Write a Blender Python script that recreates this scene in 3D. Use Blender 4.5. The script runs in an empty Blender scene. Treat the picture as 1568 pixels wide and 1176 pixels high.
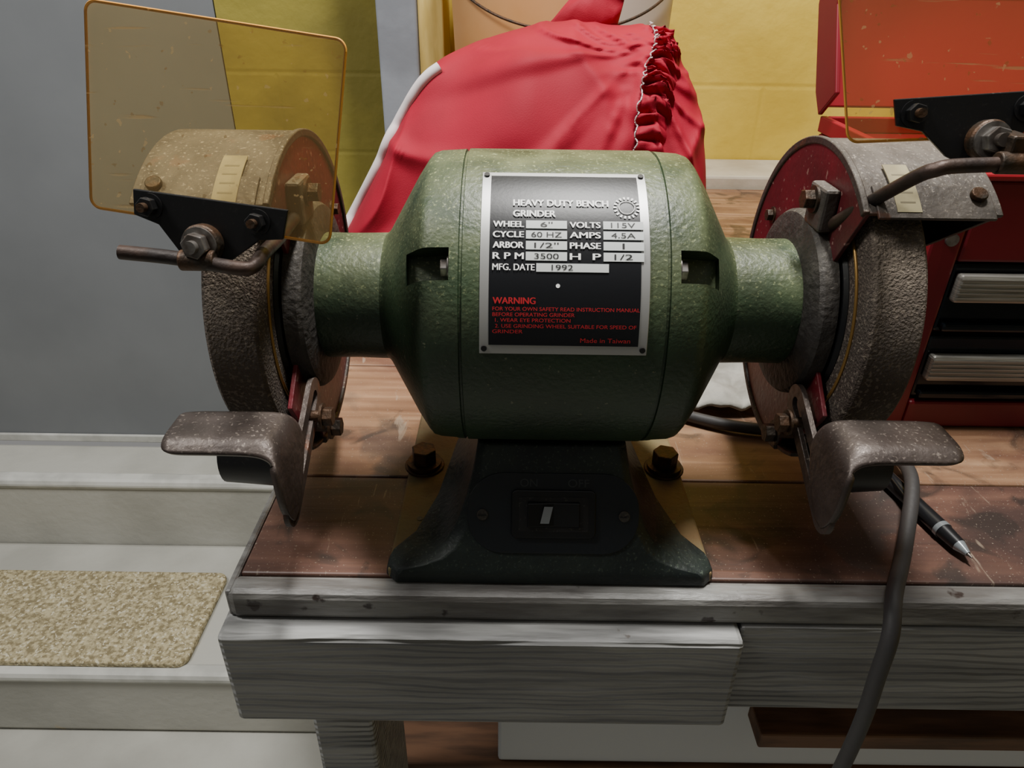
import bpy, math, random
from mathutils import Vector, Matrix, noise
random.seed(4)
C=bpy.context
AX=0.13   # motor axis height over bench top

# ---------------------------------------------------------------- materials
def lin(c):
    return tuple(((v/255)/12.92 if v/255<=0.04045 else (((v/255)+0.055)/1.055)**2.4) for v in c)+(1,)
def mat(name,col,rough=.5,metal=0,col2=None,nscale=20,stretch=(1,1,1),contrast=(.4,.6),bump=0,bscale=200,
        dust=None,dust_amt=.6,spots=None,spot_scale=30,spot_thr=.62,detail=6,bstretch=(1,1,1),coat=0,spec=.5,brick=False,speck=None,grain=False,grime=None):
    m=bpy.data.materials.new(name); m.use_nodes=True
    nt=m.node_tree; N=nt.nodes; L=nt.links
    b=N['Principled BSDF']; b.inputs['Roughness'].default_value=rough; b.inputs['Metallic'].default_value=metal
    b.inputs['Specular IOR Level'].default_value=spec
    b.inputs['Coat Weight'].default_value=coat
    tc=N.new('ShaderNodeTexCoord')
    def tex(scale,st,det=detail,dist=0):
        mp=N.new('ShaderNodeMapping'); mp.inputs['Scale'].default_value=st
        L.new(tc.outputs['Object'],mp.inputs['Vector'])
        n=N.new('ShaderNodeTexNoise'); n.inputs['Scale'].default_value=scale; n.inputs['Detail'].default_value=det
        n.inputs['Distortion'].default_value=dist
        L.new(mp.outputs['Vector'],n.inputs['Vector']); return n
    def ramp(src,a,bb):
        r=N.new('ShaderNodeMapRange'); r.inputs['From Min'].default_value=a; r.inputs['From Max'].default_value=bb
        L.new(src,r.inputs['Value']); return r.outputs['Result']
    def mix(fac,A,B):
        x=N.new('ShaderNodeMix'); x.data_type='RGBA'
        L.new(fac,x.inputs['Factor'])
        for i,s in ((6,A),(7,B)):
            if isinstance(s,tuple): x.inputs[i].default_value=s
            else: L.new(s,x.inputs[i])
        return x.outputs[2]
    def mul(a,bv):
        mu=N.new('ShaderNodeMath'); mu.operation='MULTIPLY'; L.new(a,mu.inputs[0])
        if isinstance(bv,float): mu.inputs[1].default_value=bv
        else: L.new(bv,mu.inputs[1])
        return mu.outputs[0]
    cur=lin(col)
    if col2 is not None:
        cur=mix(ramp(tex(nscale,stretch).outputs['Fac'],*contrast),lin(col),lin(col2))
    if grime is not None:
        cur=mix(mul(ramp(tex(14,(1,1,1),10,1).outputs['Fac'],.50,.68),.75),cur,lin(grime))
    if spots is not None:
        cur=mix(ramp(tex(spot_scale,(1,1,1),8).outputs['Fac'],spot_thr,spot_thr+.04),cur,lin(spots))
    if dust is not None:
        g=N.new('ShaderNodeNewGeometry'); s=N.new('ShaderNodeSeparateXYZ'); L.new(g.outputs['Normal'],s.inputs[0])
        r1=ramp(s.outputs['Z'],0.1,1.0)
        d=mul(mul(r1,ramp(tex(40,(1,1,1),10,.5).outputs['Fac'],.28,.66)),float(dust_amt))
        cur=mix(d,cur,lin(dust))
        sp=mul(mul(r1,ramp(tex(650,(1,1,1),3).outputs['Fac'],.60,.68)),.7)
        cur=mix(sp,cur,lin(tuple(min(255,int(c*1.2)) for c in dust)))
    if speck is not None:
        cur=mix(mul(ramp(tex(420,(1,1,1),2).outputs['Fac'],.70,.73),.8),cur,lin(speck))
    if isinstance(cur,tuple): b.inputs['Base Color'].default_value=cur
    else: L.new(cur,b.inputs['Base Color'])
    if bump:
        bp=N.new('ShaderNodeBump'); bp.inputs['Strength'].default_value=bump; bp.inputs['Distance'].default_value=.002
        L.new(tex(bscale,bstretch).outputs['Fac'],bp.inputs['Height']); last=bp.outputs[0]
        if brick:
            mp=N.new('ShaderNodeMapping'); mp.inputs['Rotation'].default_value=(math.radians(90),0,0); mp.inputs['Location'].default_value=(.03,0,.02)
            L.new(tc.outputs['Object'],mp.inputs[0])
            bt=N.new('ShaderNodeTexBrick'); bt.inputs['Scale'].default_value=1; bt.inputs['Brick Width'].default_value=.40; bt.inputs['Row Height'].default_value=.13
            bt.inputs['Mortar Size'].default_value=.006; bt.inputs['Mortar Smooth'].default_value=1
            bt.inputs[1].default_value=(1,1,1,1); bt.inputs[2].default_value=(1,1,1,1); bt.inputs[3].default_value=(0,0,0,1)
            L.new(mp.outputs[0],bt.inputs[0])
            b2=N.new('ShaderNodeBump'); b2.inputs['Strength'].default_value=.25; b2.inputs['Distance'].default_value=.003
            L.new(bt.outputs['Color'],b2.inputs['Height']); L.new(last,b2.inputs['Normal']); last=b2.outputs[0]
        if grain:
            mp=N.new('ShaderNodeMapping'); mp.inputs['Scale'].default_value=(.22,1,1); L.new(tc.outputs['Object'],mp.inputs[0])
            wv=N.new('ShaderNodeTexWave'); wv.wave_type='BANDS'; wv.bands_direction='Z'; wv.inputs['Scale'].default_value=60; wv.inputs['Distortion'].default_value=11
            wv.inputs['Detail'].default_value=3; wv.inputs['Detail Scale'].default_value=.6; L.new(mp.outputs[0],wv.inputs[0])
            b3=N.new('ShaderNodeBump'); b3.inputs['Strength'].default_value=.8; b3.inputs['Distance'].default_value=.002
            L.new(wv.outputs['Fac'],b3.inputs['Height']); L.new(last,b3.inputs['Normal']); last=b3.outputs[0]
        L.new(last,b.inputs['Normal'])
    return m

M={}
M['green']=mat('green_hammered_paint',(46,66,44),.44,col2=(38,54,38),nscale=22,bump=.25,bscale=420,dust=(136,142,104),dust_amt=.6,speck=(104,108,86),grime=(40,50,36))
M['darkgreen']=mat('shaded_dark_green_paint',(28,38,36),.48,col2=(20,28,30),nscale=30,bump=.3,bscale=260,dust=(76,86,74),dust_amt=.35)  # dark green, deepened in colour for the shade under the motor
M['foot']=mat('dusty_foot_plate',(128,116,80),.7,col2=(132,106,72),nscale=40,bump=.3,bscale=300,speck=(80,72,56),grime=(84,72,52))
M['blackpl']=mat('black_plastic',(16,17,19),.3)
M['blackpanel']=mat('black_switch_panel',(24,29,34),.4,bump=.1,bscale=300)
M['black']=mat('black_painted_steel',(18,18,20),.42,dust=(80,76,72),dust_amt=.25)
M['plateblack']=mat('nameplate_black',(24,25,28),.36,bump=.02,bscale=600,spec=.3)
M['alu']=mat('brushed_aluminium',(180,180,178),.4,metal=.6)
M['white']=mat('white_print',(255,255,252),.45)
M['valbox']=mat('value_box_silver',(206,210,208),.45)
M['highlight']=mat('grey_rocker_highlight',(128,132,134),.4)
M['ink']=mat('black_ink',(25,25,25),.5)
M['redink']=mat('red_print',(186,36,44),.45)
M['legend']=mat('embossed_legend',(58,62,64),.5)
M['wheel']=mat('grinding_stone',(90,80,72),.95,col2=(66,57,50),nscale=14,bump=1.0,bscale=800,spots=(108,97,86),spot_scale=520,spot_thr=.56,detail=3,dust=(160,148,130),dust_amt=.5,grime=(64,48,40))
M['guard']=mat('dusty_guard_steel',(72,66,62),.6,metal=.1,col2=(54,47,43),nscale=24,bump=.4,bscale=250,dust=(140,132,122),dust_amt=.55,spots=(86,56,42),spot_scale=48,spot_thr=.62,grime=(54,44,38))
M['guardred']=mat('maroon_guard_paint',(108,28,38),.42,col2=(80,26,32),nscale=22,bump=.2,bscale=300,spots=(140,104,98),spot_scale=260,spot_thr=.64,grime=(60,32,32))
M['hub']=mat('cast_hub_grey',(60,56,52),.65,metal=.1,col2=(42,38,36),nscale=40,bump=.6,bscale=260,dust=(106,100,90),dust_amt=.5)
M['rest']=mat('tool_rest_steel',(88,77,72),.45,metal=.4,col2=(58,49,46),nscale=22,bump=.25,bscale=240,spots=(112,72,52),spot_scale=36,spot_thr=.64,dust=(126,116,108),dust_amt=.3,grime=(50,41,37))
M['bolt']=mat('bolt_steel',(58,50,42),.5,metal=.5,col2=(84,60,42),nscale=120,bump=.3,bscale=400)
M['bolt2']=mat('bright_nut_steel',(140,136,132),.36,metal=.7,col2=(100,92,86),nscale=150)
M['brass']=mat('brass',(150,116,64),.4,metal=.7)
M['rod']=mat('rod_dark_steel',(46,40,38),.5,metal=.4,col2=(70,54,46),nscale=60,bump=.2,bscale=300)
M['label']=mat('paper_label',(176,166,130),.6,col2=(150,140,106),nscale=60,grime=(128,118,92))
M['ink2']=mat('label_ink',(120,112,88),.6)
M['cord']=mat('grey_rubber_cord',(58,56,56),.6,bump=.15,bscale=200)
M['fabric']=mat('red_nylon_fabric',(164,16,46),.72,col2=(146,12,38),nscale=8,bump=.12,bscale=900,spec=.3)
M['fabricw']=mat('white_piping',(220,208,208),.7)
M['yellow']=mat('yellow_painted_block',(230,204,88),.6,col2=(216,188,72),nscale=6,bump=1,bscale=34,spots=(160,134,66),spot_scale=9,spot_thr=.70,brick=True)
M['olive']=mat('shaded_yellow_paint',(146,134,54),.7,col2=(124,114,46),nscale=6,bump=1,bscale=34,brick=True)  # wall yellow made darker in colour to carry the alcove's shade
M['greydoor']=mat('grey_door_paint',(122,125,128),.5,col2=(114,117,120),nscale=3,bump=.03,bscale=80)
M['post']=mat('bluegrey_post_paint',(138,144,152),.55,col2=(122,127,134),nscale=10,bump=.2,bscale=60)
M['strip']=mat('pale_yellow_wood',(226,202,122),.6,col2=(212,186,104),nscale=20,stretch=(6,6,1))
M['concrete']=mat('painted_concrete',(184,183,175),.75,col2=(166,165,157),nscale=4,bump=.5,bscale=60,spots=(190,172,128),spot_scale=7,spot_thr=.68)
M['ledge']=mat('whitish_ledge',(206,198,178),.75,col2=(182,172,150),nscale=12,bump=.3,bscale=70)
M['carpet']=mat('beige_carpet',(194,182,146),.95,col2=(134,122,92),nscale=140,contrast=(.38,.60),bump=1,bscale=200,spots=(212,204,178),spot_scale=170,spot_thr=.58)
M['paint']=mat('grey_painted_wood',(148,148,146),.5,col2=(120,120,119),nscale=9,stretch=(1,12,12),bump=.4,bscale=30,bstretch=(1,7,10),spots=(82,74,68),spot_scale=60,spot_thr=.73,grain=True)
M['paintlip']=mat('chipped_lip_paint',(136,135,132),.38,col2=(98,95,92),nscale=16,stretch=(1,5,5),bump=.7,bscale=40,bstretch=(1,5,5),spots=(54,44,40),spot_scale=55,spot_thr=.64)
M['bucket']=mat('tan_plastic',(204,146,86),.5,col2=(212,164,112),nscale=5)
M['wlabel']=mat('white_plastic',(214,204,188),.5)
M['toolred']=mat('tool_chest_red',(122,17,32),.36,col2=(104,14,27),nscale=5)
M['toolred2']=mat('toolbox_bright_red',(150,24,36),.42)
M['chrome']=mat('drawer_black_gloss',(24,30,36),.14,metal=.3)
M['strip_s']=mat('ribbed_silver_strip',(182,180,172),.36,metal=.5,col2=(140,138,130),nscale=40,stretch=(.4,1,30))
M['penb']=mat('pen_black',(28,28,30),.3)
M['penc']=mat('pen_clear_tip',(150,156,160),.2,metal=.4)
M['rag']=mat('grey_rag',(160,158,150),.9,col2=(130,128,120),nscale=40,bump=.3,bscale=300)
M['boxw']=mat('white_cardboard',(206,209,214),.7)
M['boxb']=mat('brown_board',(116,82,58),.7,col2=(88,62,44),nscale=14,stretch=(1,8,8))
M['edge']=mat('amber_edge',(220,156,66),.35)
M['nosing']=mat('worn_nosing_paint',(204,204,198),.65,col2=(178,178,172),nscale=14,bump=.3,bscale=60)

def wood(name,c1,c2,c3,worn,wthr,dark=.7):
    m=bpy.data.materials.new(name); m.use_nodes=True
    nt=m.node_tree; N=nt.nodes; L=nt.links; b=N['Principled BSDF']; b.inputs['Roughness'].default_value=.45
    tc=N.new('ShaderNodeTexCoord')
    def nz(scale,st,det=6,dist=0):
        mp=N.new('ShaderNodeMapping'); mp.inputs['Scale'].default_value=st; L.new(tc.outputs['Object'],mp.inputs['Vector'])
        n=N.new('ShaderNodeTexNoise'); n.inputs['Scale'].default_value=scale; n.inputs['Detail'].default_value=det
        n.inputs['Distortion'].default_value=dist
        L.new(mp.outputs['Vector'],n.inputs['Vector']); return n.outputs['Fac']
    def mixc(val,a,bb,A,B,amt=1):
        r=N.new('ShaderNodeMapRange'); r.inputs[1].default_value=a; r.inputs[2].default_value=bb; r.inputs[4].default_value=amt; L.new(val,r.inputs['Value'])
        x=N.new('ShaderNodeMix'); x.data_type='RGBA'; L.new(r.outputs[0],x.inputs['Factor']); L.new(A,x.inputs[6]); x.inputs[7].default_value=lin(B); return x.outputs[2]
    g=N.new('ShaderNodeValToRGB'); cr=g.color_ramp
    cr.elements[0].position=.3; cr.elements[0].color=lin(c1); cr.elements[1].position=.7; cr.elements[1].color=lin(c3)
    e=cr.elements.new(.5); e.color=lin(c2)
    grain=nz(6,(1,14,14),8,.6); L.new(grain,g.inputs[0])
    c=mixc(nz(10,(1,1.6,1),8,.4),wthr-.04,wthr+.10,g.outputs[0],worn,.85)
    c=mixc(nz(24,(1,1,1),10,1),.56,.64,c,(48,40,36),dark)
    c=mixc(nz(8,(1,1,1),4,.4),.60,.63,c,(64,58,56),dark*.8)
    c=mixc(nz(30,(3,.5,1),10,1.5),.66,.72,c,(160,144,126),.6)
    c=mixc(nz(700,(1,1,1),2),.66,.70,c,(160,146,130),.6)
    L.new(c,b.inputs['Base Color'])
    bp=N.new('ShaderNodeBump'); bp.inputs['Strength'].default_value=.5; bp.inputs['Distance'].default_value=.001
    L.new(grain,bp.inputs['Height']); L.new(bp.outputs[0],b.inputs['Normal'])
    return m
M['wood1']=wood('red_brown_plank',(76,54,46),(94,66,56),(116,84,70),(66,50,46),.52,.8)
M['wood2']=wood('worn_plank',(116,84,62),(140,106,80),(168,134,104),(104,72,58),.52,.65)

# amber transparent shield
m=bpy.data.materials.new('amber_clear_plastic'); m.use_nodes=True; nt=m.node_tree; N=nt.nodes; L=nt.links
for n in list(N): N.remove(n)
out=N.new('ShaderNodeOutputMaterial'); tr=N.new('ShaderNodeBsdfTransparent'); tr.inputs[0].default_value=(.985,.92,.72,1)
df=N.new('ShaderNodeBsdfDiffuse'); df.inputs[0].default_value=lin((232,196,136))
gl=N.new('ShaderNodeBsdfGlossy'); gl.inputs['Roughness'].default_value=.15
tc=N.new('ShaderNodeTexCoord'); mp=N.new('ShaderNodeMapping'); mp.inputs['Rotation'].default_value=(0,.7,0); mp.inputs['Scale'].default_value=(6,1,110)
L.new(tc.outputs['Object'],mp.inputs[0]); nz=N.new('ShaderNodeTexNoise'); nz.inputs['Scale'].default_value=3; nz.inputs['Detail'].default_value=3; L.new(mp.outputs[0],nz.inputs[0])
mr=N.new('ShaderNodeMapRange'); mr.inputs[1].default_value=.66; mr.inputs[2].default_value=.70; mr.inputs[3].default_value=.14; mr.inputs[4].default_value=.42; L.new(nz.outputs[0],mr.inputs[0])
n3=N.new('ShaderNodeTexNoise'); n3.inputs['Scale'].default_value=260; n3.inputs['Detail'].default_value=2; L.new(tc.outputs['Object'],n3.inputs[0])
mr3=N.new('ShaderNodeMapRange'); mr3.inputs[1].default_value=.68; mr3.inputs[2].default_value=.71; mr3.inputs[4].default_value=.5; L.new(n3.outputs[0],mr3.inputs[0])
ad=N.new('ShaderNodeMath'); ad.operation='MAXIMUM'; L.new(mr.outputs[0],ad.inputs[0]); L.new(mr3.outputs[0],ad.inputs[1])
m1=N.new('ShaderNodeMixShader'); L.new(ad.outputs[0],m1.inputs[0]); L.new(tr.outputs[0],m1.inputs[1]); L.new(df.outputs[0],m1.inputs[2])
fr=N.new('ShaderNodeFresnel'); fr.inputs[0].default_value=1.3
m2=N.new('ShaderNodeMixShader'); L.new(fr.outputs[0],m2.inputs[0]); L.new(m1.outputs[0],m2.inputs[1]); L.new(gl.outputs[0],m2.inputs[2])
L.new(m2.outputs[0],out.inputs[0]); M['shield']=m

# ---------------------------------------------------------------- mesh helpers
def empty(name,loc=(0,0,0)):
    e=bpy.data.objects.new(name,None); C.scene.collection.objects.link(e); e.empty_display_size=.05; return e
def mk(name,verts,faces,material,parent=None,smooth=False,bevel=0,seg=2,angle=40):
    me=bpy.data.meshes.new(name); me.from_pydata([tuple(v) for v in verts],[],faces); me.update()
    o=bpy.data.objects.new(name,me); C.scene.collection.objects.link(o)
    if material: me.materials.append(M[material])
    import bmesh
    bm=bmesh.new(); bm.from_mesh(me); bmesh.ops.remove_doubles(bm,verts=bm.verts,dist=1e-6); bmesh.ops.recalc_face_normals(bm,faces=bm.faces); bm.to_mesh(me); bm.free()
    if smooth:
        for p in me.polygons: p.use_smooth=True
        try: me.set_sharp_from_angle(angle=math.radians(angle))
        except Exception: pass
    if bevel:
        b=o.modifiers.new('bevel','BEVEL'); b.width=bevel; b.segments=seg; b.limit_method='ANGLE'; b.angle_limit=math.radians(35)
    if parent: o.parent=parent
    return o
def box(name,xr,yr,zr,material,parent=None,bevel=.001):
    v=[(x,y,z) for x in xr for y in yr for z in zr]
    f=[(0,1,3,2),(4,6,7,5),(0,4,5,1),(2,3,7,6),(0,2,6,4),(1,5,7,3)]
    return mk(name,v,f,material,parent,bevel=bevel)
def prism(name,pts,off,material,parent=None,bevel=0,smooth=False):
    n=len(pts); off=Vector(off)
    v=[Vector(p) for p in pts]+[Vector(p)+off for p in pts]
    f=[tuple(range(n))[::-1],tuple(range(n,2*n))]+[(i,(i+1)%n,n+(i+1)%n,n+i) for i in range(n)]
    return mk(name,v,f,material,parent,bevel=bevel,smooth=smooth)
def cyl(name,p0,p1,r,material,parent=None,n=32,bevel=0,r2=None):
    p0=Vector(p0);p1=Vector(p1); d=(p1-p0).normalized(); a=d.orthogonal().normalized(); b=d.cross(a)
    r2=r if r2 is None else r2
    v=[p0+(a*math.cos(t)+b*math.sin(t))*r for t in [2*math.pi*i/n for i in range(n)]]+[p1+(a*math.cos(t)+b*math.sin(t))*r2 for t in [2*math.pi*i/n for i in range(n)]]
    f=[tuple(range(n))[::-1],tuple(range(n,2*n))]+[(i,(i+1)%n,n+(i+1)%n,n+i) for i in range(n)]
    return mk(name,v,f,material,parent,smooth=n>8,bevel=bevel)
def hexbolt(name,p,d,r,h,material,parent):
    p=Vector(p); d=Vector(d).normalized()
    cyl(name+'_washer',p,p+d*h*.2,r*1.35,material,parent,24)
    cyl(name+'_head',p+d*h*.2,p+d*h,r,material,parent,6,bevel=r*.08)
def P(x,r,phi):
    a=math.radians(phi); return Vector((x,-r*math.cos(a),AX+r*math.sin(a)))
def lathe(name,prof,material,parent,n=96):
    v=[];f=[]
    for x,r in prof:
        for i in range(n): v.append(P(x,r,360*i/n))
    k=len(prof)
    for j in range(k-1):
        for i in range(n): f.append((j*n+i,j*n+(i+1)%n,(j+1)*n+(i+1)%n,(j+1)*n+i))
    f.append(tuple(range(n))); f.append(tuple(range((k-1)*n,k*n)))
    return mk(name,v,f,material,parent,smooth=True,angle=32)
def arcshell(name,x0,x1,r0,r1,p0,p1,material,parent,n=60,bevel=0):
    v=[];f=[]
    for i in range(n+1):
        ph=p0+(p1-p0)*i/n
        v+= [P(x0,r0,ph),P(x1,r0,ph),P(x1,r1,ph),P(x0,r1,ph)]
    for i in range(n):
        a=4*i;b=a+4
        for k in range(4): f.append((a+k,a+(k+1)%4,b+(k+1)%4,b+k))
    f.append((0,1,2,3)); f.append((4*n,4*n+1,4*n+2,4*n+3))
    return mk(name,v,f,material,parent,smooth=True,bevel=bevel)
def smoothpath(pts,n=10):
    pts=[Vector(p) for p in pts]; P0=[pts[0]*2-pts[1]]+pts+[pts[-1]*2-pts[-2]]; out=[]
    for i in range(1,len(P0)-2):
        for k in range(n):
            t=k/n; a,b,c,d=P0[i-1:i+3]
            out.append(.5*((2*b)+(c-a)*t+(2*a-5*b+4*c-d)*t*t+(3*b-a-3*c+d)*t**3))
    out.append(pts[-1]); return out
def tube(name,pts,r,material,parent=None,n=14,sm=True):
    pp=smoothpath(pts) if sm else [Vector(p) for p in pts]
    v=[];f=[]; up=None
    for i,p in enumerate(pp):
        d=(pp[min(i+1,len(pp)-1)]-pp[max(i-1,0)]).normalized()
        if up is None: up=d.orthogonal().normalized()
        up=(up-d*up.dot(d)).normalized(); s=d.cross(up)
        for k in range(n):
            t=2*math.pi*k/n; v.append(p+(up*math.cos(t)+s*math.sin(t))*r)
    for i in range(len(pp)-1):
        for k in range(n): f.append((i*n+k,i*n+(k+1)%n,(i+1)*n+(k+1)%n,(i+1)*n+k))
    f.append(tuple(range(n))); f.append(tuple(range((len(pp)-1)*n,len(pp)*n)))
    return mk(name,v,f,material,parent,smooth=True,angle=60)
def textmesh(s):
    cu=bpy.data.curves.new('t','FONT'); cu.body=s; cu.size=1; ob=bpy.data.objects.new('t',cu); C.scene.collection.objects.link(ob)
    C.view_layer.update(); dg=C.evaluated_depsgraph_get(); me=bpy.data.meshes.new_from_object(ob.evaluated_get(dg))
    bpy.data.objects.remove(ob); vs=[v.co.copy() for v in me.vertices]; fs=[tuple(p.vertices) for p in me.polygons]
    bpy.data.meshes.remove(me); return vs,fs

# ---------------------------------------------------------------- BENCH GRINDER
G=empty('bench_grinder')
half=[(.0442,.0755),(.0446,.0742),(.0456,.0742),(.046,.0752),(.058,.0744),(.0615,.0733),(.0638,.0708),(.069,.063),(.080,.044),(.0845,.0362),(.086,.0342),(.0875,.0332),(.105,.0328),(.123,.0330)]
prof=[(-x,r) for x,r in half[::-1]]+[(x,r) for x,r in half]
body=lathe('motor_housing',prof,'green',G,144)
k=0
for sx in (-1,1):
    for ph in (34,124,214,304):
        a=math.radians(ph); n=Vector((0,-math.cos(a),math.sin(a))); t=Vector((0,math.sin(a),math.cos(a)))
        c=Vector((0,0,AX))
        def cp(x,tt,r): return c+n*r+t*tt+Vector((sx*x,0,0))
        bot=[cp(.0500,-.0072,.0605),cp(.0500,.0072,.0605),cp(.0700,.0072,.0560),cp(.0700,-.0072,.0560)]
        top=[cp(.0500,-.0072,.09),cp(.0500,.0072,.09),cp(.0730,.0072,.09),cp(.0730,-.0072,.09)]
        cut=mk('pocket_cutter',bot+top,[(0,1,2,3),(7,6,5,4),(0,4,5,1),(1,5,6,2),(2,6,7,3),(3,7,4,0)],'darkgreen')
        md=body.modifiers.new('pocket%d'%k,'BOOLEAN'); md.operation='DIFFERENCE'; md.object=cut; md.solver='EXACT'
        k+=1; cut['tmp']=1
        hexbolt('through_bolt',c+n*.0675+Vector((sx*.0500,0,0)),(sx,0,0),.0045,.004,'bolt2',G)
C.view_layer.update(); dg=C.evaluated_depsgraph_get()
nm=bpy.data.meshes.new_from_object(body.evaluated_get(dg)); body.modifiers.clear(); body.data=nm
for o in list(bpy.data.objects):
    if o.get('tmp'): bpy.data.objects.remove(o)

# nameplate
arcshell('nameplate_frame',-.0365,.0365,.0750,.0764,4.5,70.5,'alu',G,40,.0002)
arcshell('nameplate_face',-.0325,.0325,.0760,.0767,7.6,68.2,'plateblack',G,40)
for u in (-.0345,.0345):
    for ph in (6.4,68.6): cyl('nameplate_rivet',P(u,.0762,ph),P(u,.0772,ph),.0013,'black',G,12)
cyl('nameplate_spot',P(-.003,.0766,27),P(-.003,.07685,27),.0009,'white',G,12)
def ptext(s,u0,u1,ph,h,material,R=.0772):
    vs,fs=textmesh(s)
    x0=min(v.x for v in vs);x1=max(v.x for v in vs);y0=min(v.y for v in vs);y1=max(v.y for v in vs)
    out=[]
    for v in vs:
        u=u0+(v.x-x0)/(x1-x0)*(u1-u0); w=((v.y-y0)/(y1-y0)-.5)*h
        out.append(P(u,R,ph+math.degrees(w/R)))
    me=bpy.data.meshes.new('lettering'); me.from_pydata([tuple(v) for v in out],[],fs); me.materials.append(M[material])
    o=bpy.data.objects.new('nameplate_lettering',me); C.scene.collection.objects.link(o); o.parent=G
U=lambda px:(px-862.5)*.000284
for q,du in enumerate((0,.00018,.00036)):
    ptext('HEAVY DUTY BENCH',U(783)+du,U(928)+du,55.4,.0034,'white',.0772+q*.00001)
    ptext('GRINDER',U(783)+du,U(847)+du,51.2,.0033,'white',.0772+q*.00001)
rows=[('WHEEL','6"',47.2,'VOLTS','115V'),('CYCLE','60 HZ',43.6,'AMPS','4.5A'),('ARBOR','1/2"',40,'PHASE','1'),('R P M','3500',36.4,'H  P','1/2')]
for a,b,ph,c,d in rows:
    for q,du in enumerate((0,.00016,.0003)):
        ptext(a,U(753)+du,U(799)+du,ph,.0028,'white',.0772+q*.00001); ptext(c,U(869)+du,U(915)+du,ph,.0028,'white',.0772+q*.00001)
    arcshell('value_box',U(803),U(865),.0766,.0771,ph-1.4,ph+1.4,'valbox',G,6)
    arcshell('value_box',U(920),U(981),.0766,.0771,ph-1.4,ph+1.4,'valbox',G,6)
    w=len(b)*4.6; ptext(b,U(834-w),U(834+w),ph,.0024,'ink',.0773)
    w=len(d)*4.6 if len(d)>1 else 1.6; ptext(d,U(950-w),U(950+w),ph,.0024,'ink',.0773)
for q,du in enumerate((0,.00016)): ptext('MFG. DATE',U(753)+du,U(816)+du,32.8,.0028,'white',.0772+q*.00001)
arcshell('value_box',U(819),U(928),.0766,.0771,31.4,34.1,'valbox',G,6)
ptext('1992',U(842),U(874),32.8,.0024,'ink',.0773)
for q,du in enumerate((0,.00022)): ptext('WARNING',U(754)+du,U(818)+du,22.2,.0028,'redink',.0772+q*.00001)
for s,x1,ph in (('FOR YOUR OWN SAFETY READ INSTRUCTION MANUAL',976,19.6),('BEFORE OPERATING GRINDER',878,17.8),('1. WEAR EYE PROTECTION',872,16.0),('2. USE GRINDING WHEEL SUITABLE FOR SPEED OF',972,14.1),('GRINDER',800,12.3)):
    ptext(s,U(754+(4 if s[0] in '12' else 0)),U(x1),ph,.0016,'redink')
ptext('Made in Taiwan',U(888),U(964),9.6,.0020,'redink')
for i in range(18):
    a=2*math.pi*i/18; uu=U(957); ph0=54.0
    p=lambda rr,aa:P(uu+rr*math.cos(aa),.0771,ph0+math.degrees(rr*math.sin(aa)/.0771))
    mk('nameplate_seal',[p(.0044,a-.08),p(.0044,a+.08),p(.0058,a+.08),p(.0058,a-.08)],[(0,1,2,3)],'white',G)
pts=[P(U(957)+.0034*math.cos(a),.0771,54+math.degrees(.0034*math.sin(a)/.0771)) for a in [2*math.pi*i/24 for i in range(25)]]
tube('nameplate_seal_ring',pts,.00018,'white',G,6,False)

# base: foot plate
XB=-.0005
box('foot_plate',(XB-.086,XB+.086),(-.076,.080),(0,.007),'foot',G,.0015)
prof=[(0,.0875,0),(.095,.0865,.0),(.125,.0845,.02),(.155,.0740,.06),(.20,.0640,.14),(.27,.0560,.26),(.40,.0500,.40),(.6,.0450,.60),(.8,.0415,.8),(1,.039,1)]
v=[];f=[]
for s,w,g in prof:
    z=.0005+.066*s; yf=-.0795+(.0 if s<.1 else .034*(s-.1)/.9)
    yb=-.066 if s<=.10 else (-.062 if s<.13 else (-.050 if s<.18 else (-.02 if s<.22 else .03)))
    cr=min(.006,w*.1)
    v+=[(XB-w,yb,z),(XB-w,yf+cr,z),(XB-w+cr,yf,z),(XB+w-cr,yf,z),(XB+w,yf+cr,z),(XB+w,yb,z)]
nn=len(prof)
for j in range(nn-1):
    for i in range(6): f.append((6*j+i,6*j+(i+1)%6,6*j+6+(i+1)%6,6*j+6+i))
f.append((0,1,2,3,4,5)); f.append(tuple(range(6*nn-6,6*nn)))
mk('pedestal',v,f,'darkgreen',G,smooth=True,bevel=.001)
box('motor_saddle',(XB-.036,XB+.036),(-.045,.045),(.05,.0665),'darkgreen',G,.003)
for x in (-.077,.0755):
    cyl('mounting_washer',(x,.015,.007),(x,.015,.0085),.0125,'bolt',G,28,.0004)
    hexbolt('mounting_bolt',(x,.015,.0085),(0,0,1),.0080,.012,'bolt',G)
for x in (-.074,.072): cyl('foot_hole',(x,-.036,.0071),(x,-.036,.0073),.0018,'black',G,16)
s0=Vector((XB+.0010,-.0795+.034*(.53-.1)/.9,.0005+.066*.53)); up=Vector((0,.034/.9,.066)).normalized(); ri=Vector((1,0,0)); no=ri.cross(up)
if no.y>0: no=-no
def SL(a,b,c=0): return s0+ri*a+up*b+no*c
def rrect(w,h,r,n=8,cx=0,cy=0):
    o=[]
    for (qx,qy,a0) in ((1,1,0),(-1,1,90),(-1,-1,180),(1,-1,270)):
        for i in range(n+1):
            a=math.radians(a0+90*i/n); o.append((cx+qx*(w/2-r)+r*math.cos(a),cy+qy*(h/2-r)+r*math.sin(a)))
    return o
prism('switch_panel',[SL(a,b,-.001) for a,b in rrect(.090,.042,.019)],no*.0022,'blackpanel',G,.0004)
prism('switch_bezel',[SL(a,b,.001) for a,b in rrect(.044,.025,.003)],no*.0025,'blackpl',G,.0006)
prism('switch_well',[SL(a,b,.0034) for a,b in rrect(.036,.018,.001)],no*.0003,'black',G)
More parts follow.
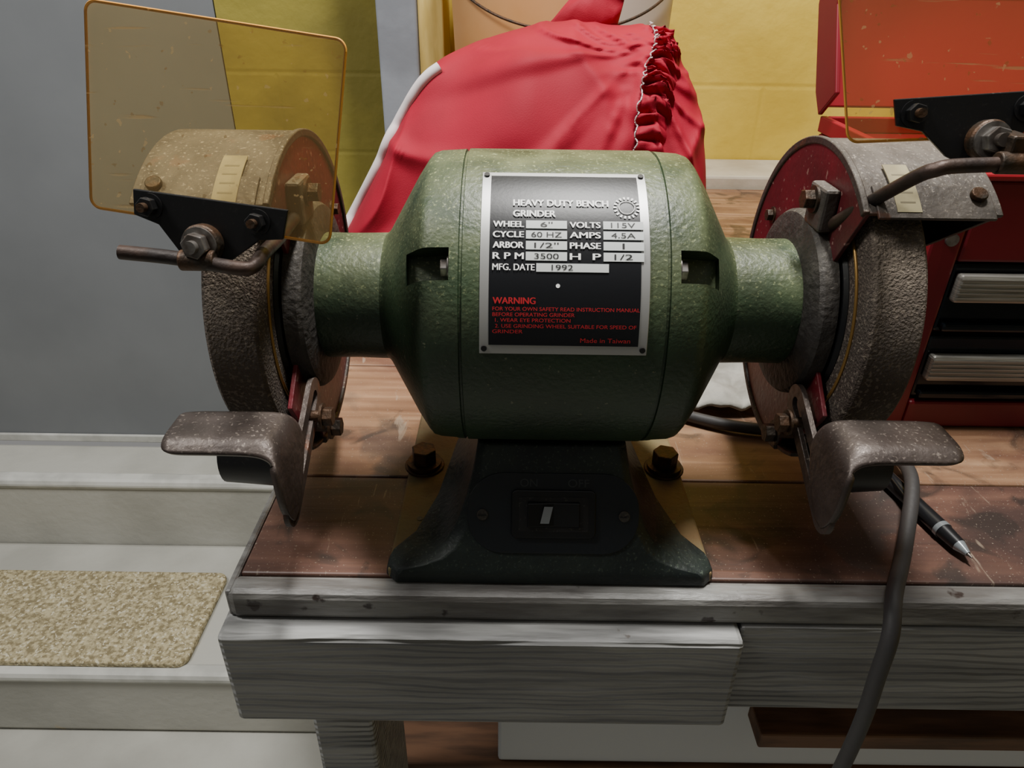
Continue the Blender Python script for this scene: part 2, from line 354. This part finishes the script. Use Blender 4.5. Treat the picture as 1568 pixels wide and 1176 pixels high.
rk=[SL(a,b,.0036) for a,b in ((-.0135,-.0068),(.0135,-.0068),(.0135,.0068),(-.0135,.0068))]+[SL(a,b,c) for a,b,c in ((-.0135,-.0062,.0075),(0,-.0062,.0045),(.0135,-.0062,.0055),(.0135,.0062,.0055),(0,.0062,.0045),(-.0135,.0062,.0075))]
mk('rocker_switch',rk,[(3,2,1,0),(0,1,6,5,4),(4,5,8,9),(5,6,7,8),(2,3,9,8,7),(1,2,7,6),(0,4,9,3)],'blackpl',G,bevel=.0005)
prism('rocker_highlight',[SL(a,b,.0063) for a,b in ((-.0070,-.0042),(-.0025,-.0042),(-.0005,.0045),(-.0050,.0045))],no*.0004,'highlight',G)  # highlight on the black rocker, modelled as a grey patch
for x in (-.037,.037):
    p=SL(x,-.001,.001); cyl('panel_screw',p,p+no*.0012,.0030,'hub',G,20,.0003)
    q=p+no*.0013; prism('screw_slot',[q-ri*.0022-up*.0004,q+ri*.0022-up*.0004,q+ri*.0022+up*.0004,q-ri*.0022+up*.0004],no*.0001,'black',G)
def stext(s,cx,cy,w,h):
    vs,fs=textmesh(s); x0=min(v.x for v in vs);x1=max(v.x for v in vs);y0=min(v.y for v in vs);y1=max(v.y for v in vs)
    o=[SL(cx+((v.x-x0)/(x1-x0)-.5)*w,cy+((v.y-y0)/(y1-y0)-.5)*h,.00135) for v in vs]
    me=bpy.data.meshes.new('emboss'); me.from_pydata([tuple(q) for q in o],[],fs); me.materials.append(M['legend'])
    ob=bpy.data.objects.new('switch_lettering',me); C.scene.collection.objects.link(ob); ob.parent=G
stext('ON',-.013,.0160,.009,.0042); stext('OFF',.013,.0160,.011,.0042)

# wheels, guards, rests
for sx in (-1,1):
    X=lambda v:sx*v
    w=[(.1330,.020),(.1330,.055),(.1325,.0700),(.1330,.0735),(.1345,.0748),(.1550,.0748),(.1565,.0735),(.157,.070),(.157,.055),(.157,.020)]
    lathe('grinding_wheel',[(X(a),b) for a,b in w],'wheel',G,120)
    lathe('wheel_flange',[(X(.157),.026),(X(.160),.026),(X(.162),.020),(X(.162),.009)],'hub',G,48)
    cyl('arbor_nut',(X(.162),0,AX),(X(.170),0,AX),.010,'bolt',G,6,.0008)
    cyl('arbor_shaft',(X(.126),0,AX),(X(.178),0,AX),.0063,'bolt2',G,24)
    lathe('inner_flange',[(X(.1312),.050),(X(.1326),.052),(X(.1330),.052),(X(.1330),.045)],'black',G,64)
    pts=[P(X(.1325),.0600,i*5) for i in range(73)]; tube('brass_ring',pts,.0009,'brass',G,8,False)
    lathe('guard_hub',[(X(.1195),.036),(X(.1203),.043),(X(.1215),.0470),(X(.1235),.0485),(X(.1300),.0490),(X(.1308),.047)],'hub',G,72)
    poly=[]
    for ph in range(50,286,5): poly.append((.0822,ph))
    for ph in range(288,334,5): poly.append((.071,ph))
    poly+=[(.045,340),(.045,360),(.045,385),(.045,405)]
    prism('guard_side_plate',[P(X(.1275),r,ph) for r,ph in poly],(X(.0022),0,0),'guardred',G,.0004)
    arcshell('guard_band',min(X(.1275),X(.186)),max(X(.1275),X(.186)),.0808,.0828,50,300,'guard',G,80,.0004)
    arcshell('guard_rolled_rim',min(X(.1262),X(.1290)),max(X(.1262),X(.1290)),.0800,.0838,50,285,'guard',G,80,.0006)
    poly=[(.0822,ph) for ph in range(50,276,5)]+[(.035,250),(.012,180),(.030,90)]
    prism('guard_outer_cover',[P(X(.184),r,ph) for r,ph in poly],(X(.0022),0,0),'guard',G,.0004)
    arcshell('spark_deflector',min(X(.132),X(.182)),max(X(.132),X(.182)),.0826,.0842,48,60,'guard',G,8,.0004)
    cyl('deflector_screw',P(X(.176),.0842,56),P(X(.176),.0865,56),.0035,'bolt',G,20,.0005)
    arcshell('guard_label',min(X(.140),X(.1505)),max(X(.140),X(.1505)),.0840,.0845,50,69,'label',G,12)
    for q in range(4): arcshell('label_print',min(X(.142),X(.1485)),max(X(.142),X(.1485)),.0845,.08455,53+q*3.6,53.6+q*3.6,'ink2',G,2)
    v=[];f=[]; nn_=16
    for i in range(nn_+1):
        a=math.radians(150+i*(230)/nn_)
        for x,r in ((.134,.0150),(.168,.0130),(.168,.0112),(.134,.0132)):
            v.append((X(x),-.054+r*math.cos(a),.064+r*math.sin(a)*1.15))
    for i in range(nn_):
        for q in range(4): f.append((4*i+q,4*i+(q+1)%4,4*i+4+(q+1)%4,4*i+4+q))
    f+=[(0,1,2,3),(4*nn_,4*nn_+1,4*nn_+2,4*nn_+3)]
    mk('dust_chute',v,f,'black',G,smooth=True)
    for r,ph in ((.067,318),(.070,302)):
        p=P(X(.1275),r,ph); hexbolt('rest_bolt',P(X(.118),r,ph),(-sx,0,0),.0050,.006,'bolt',G); cyl('rest_bolt_shank',P(X(.118),r,ph),p,.003,'bolt',G,12)
    for ph in (150,210): hexbolt('guard_screw',P(X(.1275),.062,ph),(-sx,0,0),.0035,.004,'bolt',G)
    rows=[(.172,.1055,-.079,-.1055),(.160,.106,-.079,-.106),(.140,.106,-.079,-.106),(.129,.1055,-.078,-.106),(.1235,.1025,-.076,-.107),(.1215,.096,-.073,-.109),(.1210,.086,-.070,-.110),(.1210,.074,-.078,-.1085),(.1210,.064,-.088,-.104),(.1210,.060,-.093,-.100)]
    v=[];f=[];nb=7
    for i,(x,z,yb,yf) in enumerate(rows):
        for j in range(nb):
            t=j/(nb-1); y=yb+(yf-yb)*t
            dz=-.0045*max(0,(t-.72)/.28)**2*(1 if i<5 else 0)
            v.append((X(x),y,z+dz))
    for i in range(len(rows)-1):
        for j in range(nb-1): f.append((i*nb+j,i*nb+j+1,(i+1)*nb+j+1,(i+1)*nb+j))
    tr_=mk('tool_rest',v,f,'rest',G,smooth=True,angle=80)
    sb=tr_.modifiers.new('sub','SUBSURF'); sb.levels=2; sb.render_levels=2
    so=tr_.modifiers.new('sol','SOLIDIFY'); so.thickness=.003; so.offset=-1
    a=Vector((0,-.096,.066)); b=Vector((0,-.044,.093)); d=(b-a).normalized(); nrm=Vector((0,-d.z,d.y))
    def stad(R,n=12):
        o=[]
        for i in range(n+1):
            t=math.pi*i/n; o.append(b+d*R*math.sin(t)*1+nrm*R*math.cos(t))
        for i in range(n+1):
            t=math.pi*i/n; o.append(a-d*R*math.sin(t)-nrm*R*math.cos(t))
        return o
    O=stad(.0100);I=stad(.0036);n=len(O); x0=X(.1215);x1=X(.1240)
    v=[p+Vector((x0,0,0)) for p in O]+[p+Vector((x0,0,0)) for p in I]+[p+Vector((x1,0,0)) for p in O]+[p+Vector((x1,0,0)) for p in I]
    f=[]
    for i in range(n):
        j=(i+1)%n; f+=[(i,j,n+j,n+i),(2*n+i,2*n+j,3*n+j,3*n+i),(i,j,2*n+j,2*n+i),(n+i,n+j,3*n+j,3*n+i)]
    mk('rest_strap',v,f,'rest',G,smooth=True)

# eye shields
def shield(BL,Uv,Vv,uoff,voff,nutu,rodpts,hs=1):
    BL=Vector(BL);Uv=Vector(Uv);Vv=Vector(Vv); nrm=Uv.cross(Vv).normalized()
    if nrm.y>0: nrm=-nrm
    W=Uv.length;H=Vv.length
    S=lambda u,v,c=0: BL+Uv*u+Vv*v+nrm*c
    rp=[((a+W/2)/W,(b+H/2)/H) for a,b in rrect(W,H,.004,6)]
    prism('eye_shield_pane',[S(u,v) for u,v in rp],nrm*-.002,'shield',G)
    tube('eye_shield_edge',[S(u,v,-.001) for u,v in rp+rp[:1]],.0006,'edge',G,6,False)
    br=[(.193,.136),(.83,.152),(.817,-.006),(.72,-.03),(.60,-.17),(.556,-.186),(.42,-.18),(.39,-.16),(.30,-.03),(.197,.003)]
    prism('shield_bracket',[S(u+uoff,v+voff,.0004) for u,v in br],nrm*.0018,'black',G,.0004)
    for u,v in ((.266,.061),(.71,.066)):
        p=S(u+uoff,v+voff,.002); hexbolt('bracket_bolt',p,nrm,.0038,.005,'black',G); cyl('bracket_stud',p,p+nrm*.008,.0018,'bolt',G,12)
    p=S(nutu+uoff,-.085+voff,.002); cyl('clamp_boss',p,p+nrm*.006,.0078,'bolt',G,24,.001)
    hexbolt('clamp_nut',p+nrm*.006,nrm,.0052,.006,'bolt2',G); cyl('clamp_stud',p,p+nrm*.015,.0026,'bolt2',G,16)
    tube('shield_rod',rodpts,.0029,'rod',G,14)
shield((-.194,-.068,.196),(.097,-.007,-.012),(.012,.013,.074),0,0,.50,
  [(-.178,-.083,.1825),(-.160,-.083,.1808),(-.145,-.084,.1790),(-.1310,-.085,.1772),(-.1265,-.082,.1770),(-.1250,-.072,.1790),(-.1245,-.052,.1790),(-.1250,-.020,.180)])
shield((.114,-.0505,.222),(.0965,-.005,.006),(-.0165,.016,.0735),-.01,.07,.54,
  [(.1225,-.004,.165),(.1265,-.022,.178),(.1315,-.046,.1965),(.1365,-.067,.2125),(.1400,-.0725,.2165),(.146,-.073,.2180),(.165,-.073,.2190),(.19,-.075,.2205),(.215,-.076,.2215)])
for x,y,z in ((-.1475,-.083,.1795),(.169,-.073,.2195)):
    cyl('rod_clamp',(x-.007,y,z),(x+.007,y,z),.0042,'bolt',G,20,.0005)
    box('rod_clamp_tab',(x-.004,x+.004),(y-.001,y+.012),(z-.001,z+.010),'bolt',G,.001)
for sx in (-1,1):
    box('rod_bracket',(min(sx*.1205,sx*.1275),max(sx*.1205,sx*.1275)),(-.026,-.006),(.176,.196),'guard',G,.0015)
    hexbolt('rod_bracket_bolt',(sx*.1205,-.015,.189),(-sx,0,0),.0048,.006,'bolt',G)

# ---------------------------------------------------------------- CORD
K=empty('power_cord')
tube('cord',[(.02,.072,.045),(.03,.11,.012),(.07,.10,.0055),(.125,.072,.0055),(.17,.062,.0055),(.215,.055,.0055),(.229,.035,.008),(.222,-.004,.0165),(.198,-.052,.008),(.176,-.088,.0065),(.169,-.1055,-.004),(.168,-.109,-.03),(.169,-.110,-.07),(.166,-.111,-.13),(.158,-.112,-.25),(.15,-.112,-.55)],.0042,'cord',K)

# ---------------------------------------------------------------- WORKBENCH
B=empty('workbench')
XL,XR=-.170,1.3
seams=[-.074,.012,.16,.31,.46,.60,.735]
for i in range(len(seams)-1):
    box('top_plank_%d'%i,(XL+.004,XR),(seams[i]+.0006,seams[i+1]-.0006),(-.019,0),'wood1' if i==0 else 'wood2',B,.0012)
box('painted_front_lip',(XL,XR),(-.088,-.0735),(-.019,-.0003),'paintlip',B,.004)
box('painted_end_lip',(XL-.001,XL+.0035),(-.086,.735),(-.019,-.0008),'paintlip',B,.0015)
box('front_fascia_board',(-.174,.101),(-.100,-.062),(-.088,-.0192),'paint',B,.003)
box('front_fascia_rail',(.1015,XR),(-.089,-.062),(-.086,-.0192),'paint',B,.002)
box('end_fascia_board',(-.168,-.13),(-.0615,.73),(-.088,-.0192),'paint',B,.002)
box('bench_leg_1',(-.150,-.110),(-.060,.03),(-.98,-.0885),'paint',B,.003)
box('bench_leg_2',(-.150,-.110),(.64,.73),(-.98,-.0885),'paint',B,.003)
box('bench_leg_3',(1.2,1.29),(-.060,.03),(-.98,-.0885),'paint',B,.003)
box('bench_leg_4',(1.2,1.29),(.64,.73),(-.98,-.0885),'paint',B,.003)
box('lower_shelf',(-.15,1.29),(.032,.638),(-.36,-.34),'boxb',B,.002)
box('lower_rail',(.178,1.199),(-.004,.026),(-.254,-.236),'boxb',B,.002)
E=empty('storage_box')
box('carton_body',(-.03,.9),(.036,.5),(-.3395,-.215),'boxw',E,.003)
box('carton_lid',(-.035,.905),(.031,.505),(-.235,-.212),'boxw',E,.003)
box('carton_tape',(.4,.45),(.0306,.506),(-.232,-.2117),'label',E,0)

# ---------------------------------------------------------------- RED COVER
R=empty('red_fabric_cover')
outl=smoothpath([(-.200,0,.001),(-.194,0,.045),(-.156,0,.115),(-.125,0,.166),(-.094,0,.202),(-.045,0,.224),(.01,0,.239),(.055,0,.241),(.105,0,.239),(.130,0,.215),(.146,0,.17),(.160,0,.11),(.168,0,.06),(.174,0,.001)],10)
yc,D=.395,.125
nw=110;nu=len(outl)
def ridge(v): return 1-min(1,abs(noise.noise(v))*3.2)
def cov(i,w):
    i=max(0,min(nu-1.001,i)); i0=int(i); p=outl[i0].lerp(outl[min(nu-1,i0+1)],i-i0); s=max(0,1-abs(w)**2.6)**.5
    x=-.01+(p.x+.01)*(.80+.20*s); z=.001+p.z*s; y=yc+D*w
    nzv=noise.noise(Vector((x*9,y*9,z*5)))*.022+noise.noise(Vector((x*22+5,y*14,z*10)))*.009
    dx,dz=x-.09,z-.22
    ang=math.atan2(dz,dx); rad=math.hypot(dx,dz)
    fold=(ridge(Vector((ang*4.2,rad*6,1.5)))**2*.011+ridge(Vector((x*9-z*7,z*4+x*3,8.1)))**3*.012)*s
    gz=max(0,1-abs(x-.085)/.04)
    fold+=gz*(abs(noise.noise(Vector((x*16,7,z*70))))-.2)*.010
    k=min(1,p.z/.05)
    return Vector((x+nzv*.3*k,y-(fold+nzv)*(1 if w<0.6 else 0)*min(1,s*1.5),max(.001,z+(nzv*.4+fold*.3)*k)))
v=[];f=[]
for i in range(nu):
    for j in range(nw+1): v.append(cov(i,-1+2*j/nw))
for i in range(nu-1):
    for j in range(nw): f.append((i*(nw+1)+j,i*(nw+1)+j+1,(i+1)*(nw+1)+j+1,(i+1)*(nw+1)+j))
co=mk('cover_fabric',v,f,'fabric',R,smooth=True,angle=180)
co.modifiers.new('s','SUBSURF').render_levels=1
pp=[]
for i in range(1,42,2):
    c=cov(i,-.30); t=(outl[min(nu-1,i+1)]-outl[max(0,i-1)]).normalized(); nn2=Vector((-t.z,0,t.x)); pp.append(c+nn2*.002)
tube('cover_piping',pp,.0050,'fabricw',R,10)
v=[];f=[]
for i in range(17):
    t=i/16
    for j in range(9):
        a=math.pi*j/8; wd=.040*(1-t)**.7+.003
        v.append((.030+.050*t+wd*math.cos(a),.43-.016*math.sin(a)*(1-t*.6)+.003*math.sin(t*14),.212+.060*math.sin(t*1.9)+.005*math.sin(a*3+t*5)))
for i in range(16):
    for j in range(8): f.append((i*9+j,i*9+j+1,(i+1)*9+j+1,(i+1)*9+j))
mk('cover_peak_fold',v,f,'fabric',R,smooth=True,angle=180)
ia=min(range(nu),key=lambda k:abs(outl[k].x-.102)+(0 if outl[k].z>.1 else 9)); ib=min(range(nu),key=lambda k:abs(outl[k].x-.128)+(0 if outl[k].z>.1 else 9))
v=[];f=[];line=[];n=300
for k in range(n+1):
    t=k/n; w=-.12-.81*t**.75; ss=ia-2.2*t+.8*math.sin(t*7)
    wob=noise.noise(Vector((t*9,4,0)))
    edge=min(1,t*12+.3)
    for j in range(11):
        q=j/10; base=cov(ss+(ib-ia)*q*(1-.15*t),w)
        ph=t*2*math.pi*17+4.5*wob+q*1.9+1.5*noise.noise(Vector((t*30,q*3,9)))
        amp=(.0020+.0024*math.sin(math.pi*q))*(1+.9*noise.noise(Vector((t*20,q*2,3))))*edge*(1-.6*q)
        ruff=abs(math.sin(ph*.5))*amp*2
        puff=.0050*math.sin(math.pi*min(1,q))*edge-.003*q**3
        v.append(base+Vector((.0015*math.sin(ph)*(1-q),-(ruff+puff)*.85,(ruff+puff)*.6)))
    line.append(v[-11]+Vector((-.0005+.0008*wob,-.0032,.002)))
for k in range(n):
    for j in range(10): f.append((k*11+j,k*11+j+1,(k+1)*11+j+1,(k+1)*11+j))
mk('cover_gathered_hem',v,f,'fabric',R,smooth=True,angle=180)
for i in range(0,n-6,6):
    tube('cover_hem_stitch',[line[i],line[i+2],line[i+5]],.0006,'fabricw',R,6,False)

# ---------------------------------------------------------------- BUCKET
K=empty('plastic_bucket'); bx,by=.034,.688
def vl(name,prof,cx,cy,material,parent,n=64):
    v=[];f=[]
    for z,r in prof:
        for i in range(n): a=2*math.pi*i/n; v.append((cx+r*math.cos(a),cy+r*math.sin(a),z))
    for j in range(len(prof)-1):
        for i in range(n): f.append((j*n+i,j*n+(i+1)%n,(j+1)*n+(i+1)%n,(j+1)*n+i))
    f.append(tuple(range(n)))
    return mk(name,v,f,material,parent,smooth=True,angle=30)
vl('bucket_body',[(.001,.130),(.30,.142),(.302,.148),(.315,.148),(.317,.143),(.36,.145),(.362,.149),(.37,.149),(.37,.140),(.012,.126)],bx,by,'bucket',K)
v=[];f=[]
for i in range(13):
    a=math.radians(-68+i*6)
    for z,r in ((.03,.1318),(.28,.1420)): v.append((bx+(r+.0008)*math.cos(a),by+(r+.0008)*math.sin(a),z))
for i in range(12): f.append((2*i,2*i+1,2*i+3,2*i+2))
mk('bucket_label',v,f,'wlabel',K,smooth=True)
tube('bucket_handle',[(bx+.147*math.cos(math.radians(t)),by+.152*math.sin(math.radians(t)),.31-.085*math.sin(math.radians(-t))) for t in range(-180,1,15)],.0016,'bolt',K,8)

# ---------------------------------------------------------------- TOOL CHEST
T=empty('tool_chest')
x0,x1,y0,y1=.238,.86,.078,.29
box('chest_body',(x0,x1),(y0+.012,y1),(.001,.165),'toolred',T,.004)
box('chest_side_left',(x0,x0+.006),(y0+.012,y1),(.1652,.178),'toolred2',T,.001)
box('chest_side_back',(x0+.0062,x1),(y1-.006,y1),(.1652,.178),'toolred2',T,.001)
box('chest_tray_divider',(.42,.424),(y0+.013,y1-.0065),(.1652,.175),'toolred',T,.001)
box('chest_frame_left',(x0,x0+.020),(y0,y0+.0125),(.001,.176),'toolred',T,.002)
box('chest_frame_right',(x1-.02,x1),(y0,y0+.0125),(.001,.176),'toolred',T,.002)
box('chest_frame_top',(x0+.0205,x1-.0205),(y0,y0+.0125),(.125,.176),'toolred',T,.002)
box('chest_frame_bottom',(x0+.0205,x1-.0205),(y0,y0+.0125),(.001,.022),'toolred',T,.002)
box('chest_top_trim',(x0-.002,x1+.002),(y0-.003,y0+.0122),(.1765,.181),'toolred2',T,.0015)
for z,hz in ((.0235,.017),(.0750,.0235)):
    box('drawer_front',(x0+.022,x1-.022),(y0+.004,y0+.0118),(z,z+.048),'chrome',T,.002)
    box('drawer_pull',(x0+.024,x1-.024),(y0-.004,y0+.0035),(z+hz,z+hz+.019),'strip_s',T,.002)
    for q in range(1,6): box('pull_rib',(x0+.0245,x1-.0245),(y0-.0047,y0-.0041),(z+hz+q*.0031,z+hz+q*.0031+.0012),'strip_s',T,0)
    box('drawer_lip',(x0+.024,x1-.024),(y0-.002,y0+.0035),(z+.002,z+.008),'chrome',T,.002)
cyl('chest_lock',(x0+.012,y0-.002,.14),(x0+.012,y0+.001,.14),.004,'bolt2',T,20)
lid=lambda x:[(x,y1-.004,.179),(x,y1-.030,.200),(x,y1+.005,.262),(x,y1+.010,.42),(x,y1+.055,.43),(x,y1+.045,.26),(x,y1+.012,.195)]
prism('chest_lid_side',lid(x0-.004),(.004,0,0),'toolred',T,.001)
prism('chest_lid_panel',[(x0+.0002,y1+.004,.185),(x0+.0002,y1+.038,.265),(x0+.0002,y1+.050,.43),(x0+.0002,y1+.056,.43),(x0+.0002,y1+.045,.263),(x0+.0002,y1+.011,.183)],(.61,0,0),'toolred2',T,.001)
prism('chest_lid_rim',[(x0+.0002,y1+.010,.415),(x0+.0002,y1+.049,.418),(x0+.0002,y1+.049,.43),(x0+.0002,y1+.010,.425)],(.61,0,0),'toolred2',T,.001)

# ---------------------------------------------------------------- PEN, RAG
K=empty('ballpoint_pen')
a=Vector((.2155,.018,.0056)); b=Vector((.2325,-.0655,.0056)); d=(b-a).normalized()
cyl('pen_barrel',a,a+d*.055,.0050,'penb',K,24,.0005)
cyl('pen_ring',a+d*.055,a+d*.058,.0052,'penc',K,24)
cyl('pen_grip',a+d*.058,a+d*.070,.0048,'penb',K,24,r2=.0040)
cyl('pen_cone',a+d*.070,a+d*.077,.0038,'penc',K,24,r2=.0016)
cyl('pen_point',a+d*.077,a+d*.080,.0010,'bolt2',K,12,r2=.0004)
box('pen_clip',(a.x-.001,a.x+.001),(a.y-.034,a.y-.001),(.0104,.0114),'penb',K,.0003)
K=empty('cleaning_rag')
v=[];f=[]
for i in range(25):
    for j in range(25):
        x=.100+.075*i/24; y=.088+.13*j/24
        v.append((x+.008*noise.noise(Vector((y*20,1,0))),y+.012*noise.noise(Vector((x*20,0,3))),.006+.010*abs(noise.noise(Vector((x*35,y*25,0))))+.004*noise.noise(Vector((x*80,y*80,2)))))
for i in range(24):
    for j in range(24): f.append((i*25+j,i*25+j+1,(i+1)*25+j+1,(i+1)*25+j))
o=mk('rag_cloth',v,f,'rag',K,smooth=True,angle=180); sd=o.modifiers.new('s','SOLIDIFY'); sd.thickness=.003

# ---------------------------------------------------------------- ROOM
box('wall_back',(-.155,2.2),(.86,.98),(-.98,1.6),'yellow',None,0)
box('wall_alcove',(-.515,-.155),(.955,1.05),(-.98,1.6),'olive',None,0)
box('trim_ledge',(-.126,2.2),(.74,.858),(-.10,.018),'ledge',None,.004)
box('trim_post',(-.216,-.160),(.745,.857),(-.64,1.6),'post',None,.003)
box('trim_strip',(-.1595,-.124),(.752,.857),(.02,1.6),'strip',None,.002)
DR=empty('door_1')
box('door_slab',(-1.5,-.518),(.958,1.0),(-.625,1.5),'greydoor',DR,.002)
box('door_bottom_sweep',(-1.5,-.518),(.950,.9575),(-.636,-.618),'nosing',DR,.002)
box('wall_door_surround',(-2.4,-1.5),(.958,1.05),(-.98,1.6),'greydoor',None,0)
ST=empty('concrete_stairs')
box('stair_landing',(-2.4,-.215),(.818,.949),(-.98,-.64),'concrete',ST,.012)
box('stair_step',(-2.4,-.215),(.484,.8175),(-.98,-.81),'concrete',ST,.012)
box('stair_nosing_1',(-2.4,-.215),(.812,.85),(-.663,-.6385),'nosing',ST,.01)
box('stair_nosing_2',(-2.4,-.215),(.478,.512),(-.835,-.8085),'nosing',ST,.01)
CP=empty('carpet_tread')
rr=rrect(.85,.225,.02,6,-1.025,.607)
prism('carpet_pad',[(a,b,-.8084) for a,b in rr],(0,0,.012),'carpet',CP,.003)
box('floor',(-2.4,2.2),(-1.8,1.1),(-1.05,-.98),'concrete',None,0)
box('wall_right',(2.2,2.3),(-1.8,.98),(-.98,1.6),'yellow',None,0)
box('wall_left',(-2.5,-2.4),(-1.8,1.05),(-.98,1.6),'greydoor',None,0)
box('wall_front',(-2.4,2.2),(-1.9,-1.8),(-.98,1.6),'greydoor',None,0)

# ---------------------------------------------------------------- LIGHTS
def area(name,loc,size,sy,power,target,col=(1,1,1)):
    l=bpy.data.lights.new(name,'AREA'); l.shape='RECTANGLE'; l.size=size; l.size_y=sy; l.energy=power; l.color=col
    o=bpy.data.objects.new(name,l); C.scene.collection.objects.link(o); o.location=loc
    o.rotation_euler=(Vector(target)-Vector(loc)).to_track_quat('-Z','Y').to_euler(); return o
area('ceiling_shop_light',(.12,.12,1.30),.34,.12,27,(.05,.1,0),(1,.98,.94))
area('stair_fill_light',(-1.0,-.1,1.35),.5,.3,21,(-1.0,.6,-.9),(1,.98,.94))  # added fill lamp with no visible fixture, brightens the stairs
w=bpy.data.worlds.new('world'); C.scene.world=w; w.use_nodes=True
w.node_tree.nodes['Background'].inputs[0].default_value=(1,.98,.95,1); w.node_tree.nodes['Background'].inputs[1].default_value=.23

# ---------------------------------------------------------------- CAMERA
cam=bpy.data.cameras.new('camera'); co=bpy.data.objects.new('camera',cam); C.scene.collection.objects.link(co)
cam.sensor_width=36; cam.lens=25.0; cam.clip_start=.01
co.matrix_world=Matrix.Translation((-.022,-.352,.28))@Matrix.Rotation(math.radians(60),4,'X')@Matrix.Rotation(math.radians(.8),4,'Z')
C.scene.camera=co
